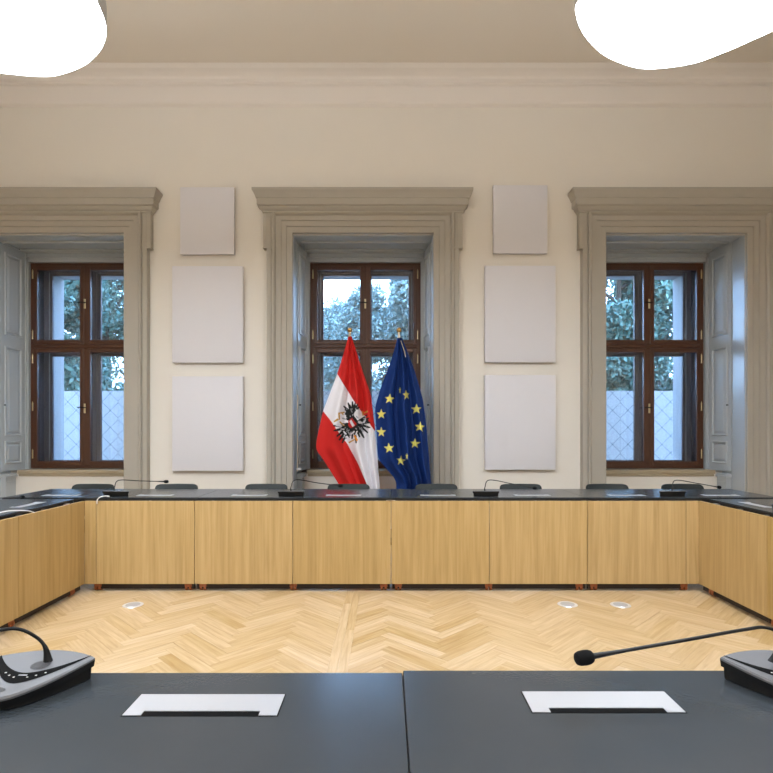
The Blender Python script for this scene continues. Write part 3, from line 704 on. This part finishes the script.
# ================================================================== MICROPHONE UNITS
def lens(hw, back, front, n=22, inset=0):
    """outline in local coords, tips at (+-hw, 0), back arc toward +y, front arc toward -y"""
    P = []
    for i in range(n+1):
        t = i/n; x = hw-2*hw*t; P.append((x, back*(1-(abs(x)/hw)**2.0)))
    for i in range(1, n):
        t = i/n; x = -hw+2*hw*t; P.append((x, -front*(1-(abs(x)/hw)**1.75)))
    return [(a*(1-inset), b_*(1-inset)) for a, b_ in P]
def mic_unit(loc, rz, neck, head_dir, lb, hw=.112, back=.030, front=.155):
    """neck: world points; the unit's user side is local -y"""
    t = empty('microphone_unit', loc, rz); tag(t, lb, 'microphone', 'conference microphone units')
    sl = lambda y: .044+.115*y    # sloping top
    top = [(a, b_, sl(b_)) for a, b_ in lens(hw, back, front)]
    mid = [(a, b_, sl(b_)-.004) for a, b_ in lens(hw, back, front)]
    low = [(a, b_, sl(b_)-.018) for a, b_ in lens(hw, back, front, inset=.02)]
    base = [(a*.93, b_*.88-.004, .0) for a, b_ in lens(hw, back, front)]
    b = MB(); b.prism(low, 0, 0, mid, cap=True); b.prism(base, 0, 0, [(p[0]*.95, p[1]*.92, p[2]) for p in low], cap=True); b.obj('body', M['black'], t)
    inn = [(a, b_, sl(b_)+.003) for a, b_ in lens(hw, back, front, inset=.035)]
    b = MB(); b.prism(mid, 0, 0, top, cap=False); b.prism(top, 0, 0, inn, cap=True); b.obj('top_plate', M['silver'], t)
    # crescent button strip
    n = 26; v = []; zo = .0036
    for i in range(n+1):
        x = (-1+2*i/n)*hw*.90; q = 1-(abs(x)/(hw*.90))**1.7
        yb = -.012-front*.46*q+.018; yf = -.012-front*.66*q+.014-.004*q
        v += [(x, yb, sl(yb)+zo), (x, yf, sl(yf)+zo)]
    b = MB(); b.add(v, [(2*i, 2*i+1, 2*i+3, 2*i+2) for i in range(n)]); o = b.obj('button_strip', M['slot'], t)
    def oval(cx, cy, rx, ry, m, nm, z=.0038, par=t):
        P = [(cx+rx*math.cos(2*PI*i/24), cy+ry*math.sin(2*PI*i/24)) for i in range(24)]
        b = MB(); b.add([(a, b_, sl(b_)+z) for a, b_ in P], [tuple(range(24))]); return b.obj(nm, m, par)
    oval(0.012, -.035, .020, .017, M['grille'], 'speaker_grille')
    oval(-.02, -front*.82, .020, .009, M['grille'], 'talk_button')
    for k in range(-3, 4):
        if k == 0: continue
        x = k*.014; q = 1-(abs(x)/(hw*.9))**1.7; y = -.012-front*.56*q+.014
        b = MB().box(x-.0016, x+.0016, y-.0016, y+.0016, sl(y)+.0036, sl(y)+.0042); b.obj('indicator', M['white'], o)
    y = -.012-front*.50+.015; MB().box(-.009, .009, y-.002, y+.002, sl(y)+.0036, sl(y)+.0042).obj('mark', M['alu'], o)
    # gooseneck (world points -> local)
    Rm = Matrix.Rotation(-rz, 4, 'Z'); pts = [Rm @ (Vector(p)-Vector(loc)) for p in neck]
    sp = smooth_path(pts, 8); m = len(sp)
    rad = [.0115-.0078*min(1, (i/(m*.2))**.7) for i in range(m)]; rad[-3:] = [.0042, .0052, .0062]
    g = MB().tube(sp, rad, 10).obj('gooseneck', M['rubber'], t, True)
    d = (sp[-1]-sp[-3]).normalized(); e = sp[-1]
    prof = [(-.002, .006), (.002, .0115), (.009, .0142), (.018, .0150), (.028, .0142), (.035, .0115), (.038, .006), (.0385, .0005)]
    MB().tube([e+d*a for a, r in prof], [r for a, r in prof], 14).obj('windshield', M['foam'], g, True)
    return t
Z0 = TZ+.0015
# near units
u1 = (-.763, 1.222, Z0); u2 = (.857, 1.222, Z0)
mic_unit(u1, 0, [(-.745, 1.205, Z0+.04), (-.752, 1.205, Z0+.075), px(36, 637, 1.2), px(18, 629, 1.18), px(-6, 631, 1.15), px(-70, 642, 1.1), px(-130, 655, 1.06)], None,
         'large silver topped microphone unit on the nearest desk, at the left edge')
mic_unit(u2, 0, [(.850, 1.205, Z0+.04), (.858, 1.205, Z0+.065), px(778, 634, 1.2), px(765, 627.5, 1.19), px(745, 629.5, 1.18), px(680, 641, 1.14), px(592.5, 656.3, 1.1)], None,
         'large silver topped microphone unit on the nearest desk, at the right edge')
# far units (users sit behind: local -y faces away from the camera)
def farmic(cx, stem, bend, mid, head, lb):
    Yb = 4.62; loc = ((cx-HX)*4.56/F, 4.56, Z0)
    mic_unit(loc, PI, [px(stem, 492, Yb), px(stem, 487, Yb), px(*bend, 4.66), px(*mid, 4.72), px(*head, 4.80)], None, lb)
farmic(115.6, 114.6, (119, 480.3), (140, 480.9), (164, 481.6), 'black microphone unit on the far row, at the left with a white cable')
farmic(291, 291, (296, 479.8), (318, 483), (338.5, 485.6), 'black microphone unit on the far row, left of the red and white flag')
farmic(486, 485, (489.5, 480), (511, 483.6), (533, 487.7), 'black microphone unit on the far row, right of the blue flag')
farmic(672.7, 672.5, (676, 480.2), (697, 483.3), (717.5, 487), 'black microphone unit on the far row, at the right end')
mic_unit((-2.565, 3.42, Z0), -PI/2, [(-2.60, 3.42, Z0+.06), (-2.60, 3.43, Z0+.08), (-2.61, 3.5, Z0+.105), (-2.63, 3.72, Z0+.09), (-2.66, 3.98, Z0+.064)], None,
         'black microphone unit on the left side desk, only its mic head in view')
mic_unit((2.65, 3.655, Z0), PI/2, [(2.68, 3.62, Z0+.05), (2.685, 3.62, Z0+.08), (2.72, 3.62, Z0+.10), (2.9, 3.50, Z0+.09), (3.05, 3.38, Z0+.075)], None,
         'black microphone unit on the right side desk, cut by the picture edge')
# white cables
def cable(pts, lb):
    o = MB().tube(smooth_path(pts, 8), .0035, 8).obj('charging_cable', M['white'], None, True)
    tag(o, lb, 'cable', 'white cables on the desks')
    return o
cable([px(109.5, 496.3, 4.49), px(105, 496.0, 4.47), px(100, 497.2, 4.44), px(97.3, 500, 4.435), px(97.0, 504, 4.435)], 'short white cable plugged into the leftmost far microphone unit')
cable([(-2.52, 3.45, Z0+.012), (-2.50, 3.52, Z0+.02), (-2.475, 3.6, Z0+.022), (-2.45, 3.72, Z0+.005), (-2.448, 3.80, Z0-.02)], 'white cable looping over the edge of the left side desk')

# ================================================================== CHAIRS
def chair_proto():
    t = empty('conference_chair')
    # local: back at y=0, seat toward -y
    def cushion(w, h, th, nx=10, nz=8, bow=.03, rr=.05):
        b = MB(); V = []; n = 0
        O = []
        for k in range(28):
            a = 2*PI*k/28; cx = math.copysign(abs(math.cos(a))**.22, math.cos(a)); cz = math.copysign(abs(math.sin(a))**.22, math.sin(a)); O.append((cx, cz))
        rings = [(-th/2, .90), (-th/2*.6, .985), (0, 1), (th/2*.6, .985), (th/2, .90)]
        for dy, s in rings:
            for cx, cz in O: V.append((cx*w/2*s, dy-bow*(cx*s)**2, cz*h/2*s if s > .95 else cz*(h/2-(1-s)*w/2)))
        m = len(O)
        F_ = [(i*m+k, i*m+(k+1) % m, (i+1)*m+(k+1) % m, (i+1)*m+k) for i in range(4) for k in range(m)]
        c0 = len(V); V += [(0, -th/2, 0), (0, th/2, 0)]
        F_ += [(c0, (k+1) % m, k) for k in range(m)]+[(c0+1, 4*m+k, 4*m+(k+1) % m) for k in range(m)]
        b.add(V, F_); return b
    b = cushion(.41, .30, .045); b.v = [(p[0], p[1]+.06*((p[2])/.3)+.0, p[2]+.646) for p in b.v]; b.obj('backrest', M['leather'], t, True)
    b = cushion(.44, .42, .055, bow=.0); b.v = [(p[0], p[2]-.27, -p[1]+.445) for p in b.v]; b.obj('seat', M['leather'], t, True)
    for s in (-1, 1):
        MB().tube(smooth_path([(s*.19, -.03, .44), (s*.20, -.005, .50), (s*.195, .005, .60), (s*.17, .03, .68)], 5), .011, 8).obj('back_upright', M['steel'], t, True)
        MB().tube([(s*.19, -.44, .425), (s*.205, -.475, .0)], .0105, 8).obj('leg', M['steel'], t, True)
        MB().tube([(s*.19, -.07, .425), (s*.205, -.01, .0)], .0105, 8).obj('leg', M['steel'], t, True)
    b = MB(); b.tube([(-.19, -.44, .418), (.19, -.44, .418), (.19, -.07, .418), (-.19, -.07, .418), (-.19, -.44, .418)], .009, 8); b.obj('seat_frame', M['steel'], t)
    return t
cl = ['low grey leather chair at the left end of the far row', 'grey leather chair below the left column of wall panels',
      'grey leather chair below the left moulding of the middle window', 'grey leather chair in front of the red and white flag',
      'grey leather chair just right of the blue flag', 'grey leather chair below the right column of wall panels',
      'grey leather chair below the left moulding of the right window', 'grey leather chair at the right end, behind a microphone unit']
proto = chair_proto(); CY = 5.28
for i, (cx, yt) in enumerate(((94.5, 483.2), (177.6, 483.2), (267, 483), (348.8, 484), (436.2, 484), (520, 483), (606, 483), (681, 483.4))):
    c = proto if i == 0 else copy_tree(proto)
    c.location = ((cx-HX)*CY/F, CY-.02, 0); c.rotation_euler = (0, 0, (-1, 2, 0, 0, 0, 1.5, -1, 1)[i]*PI/180)
    tag(c, cl[i], 'chair', 'grey leather chairs along the far desks')
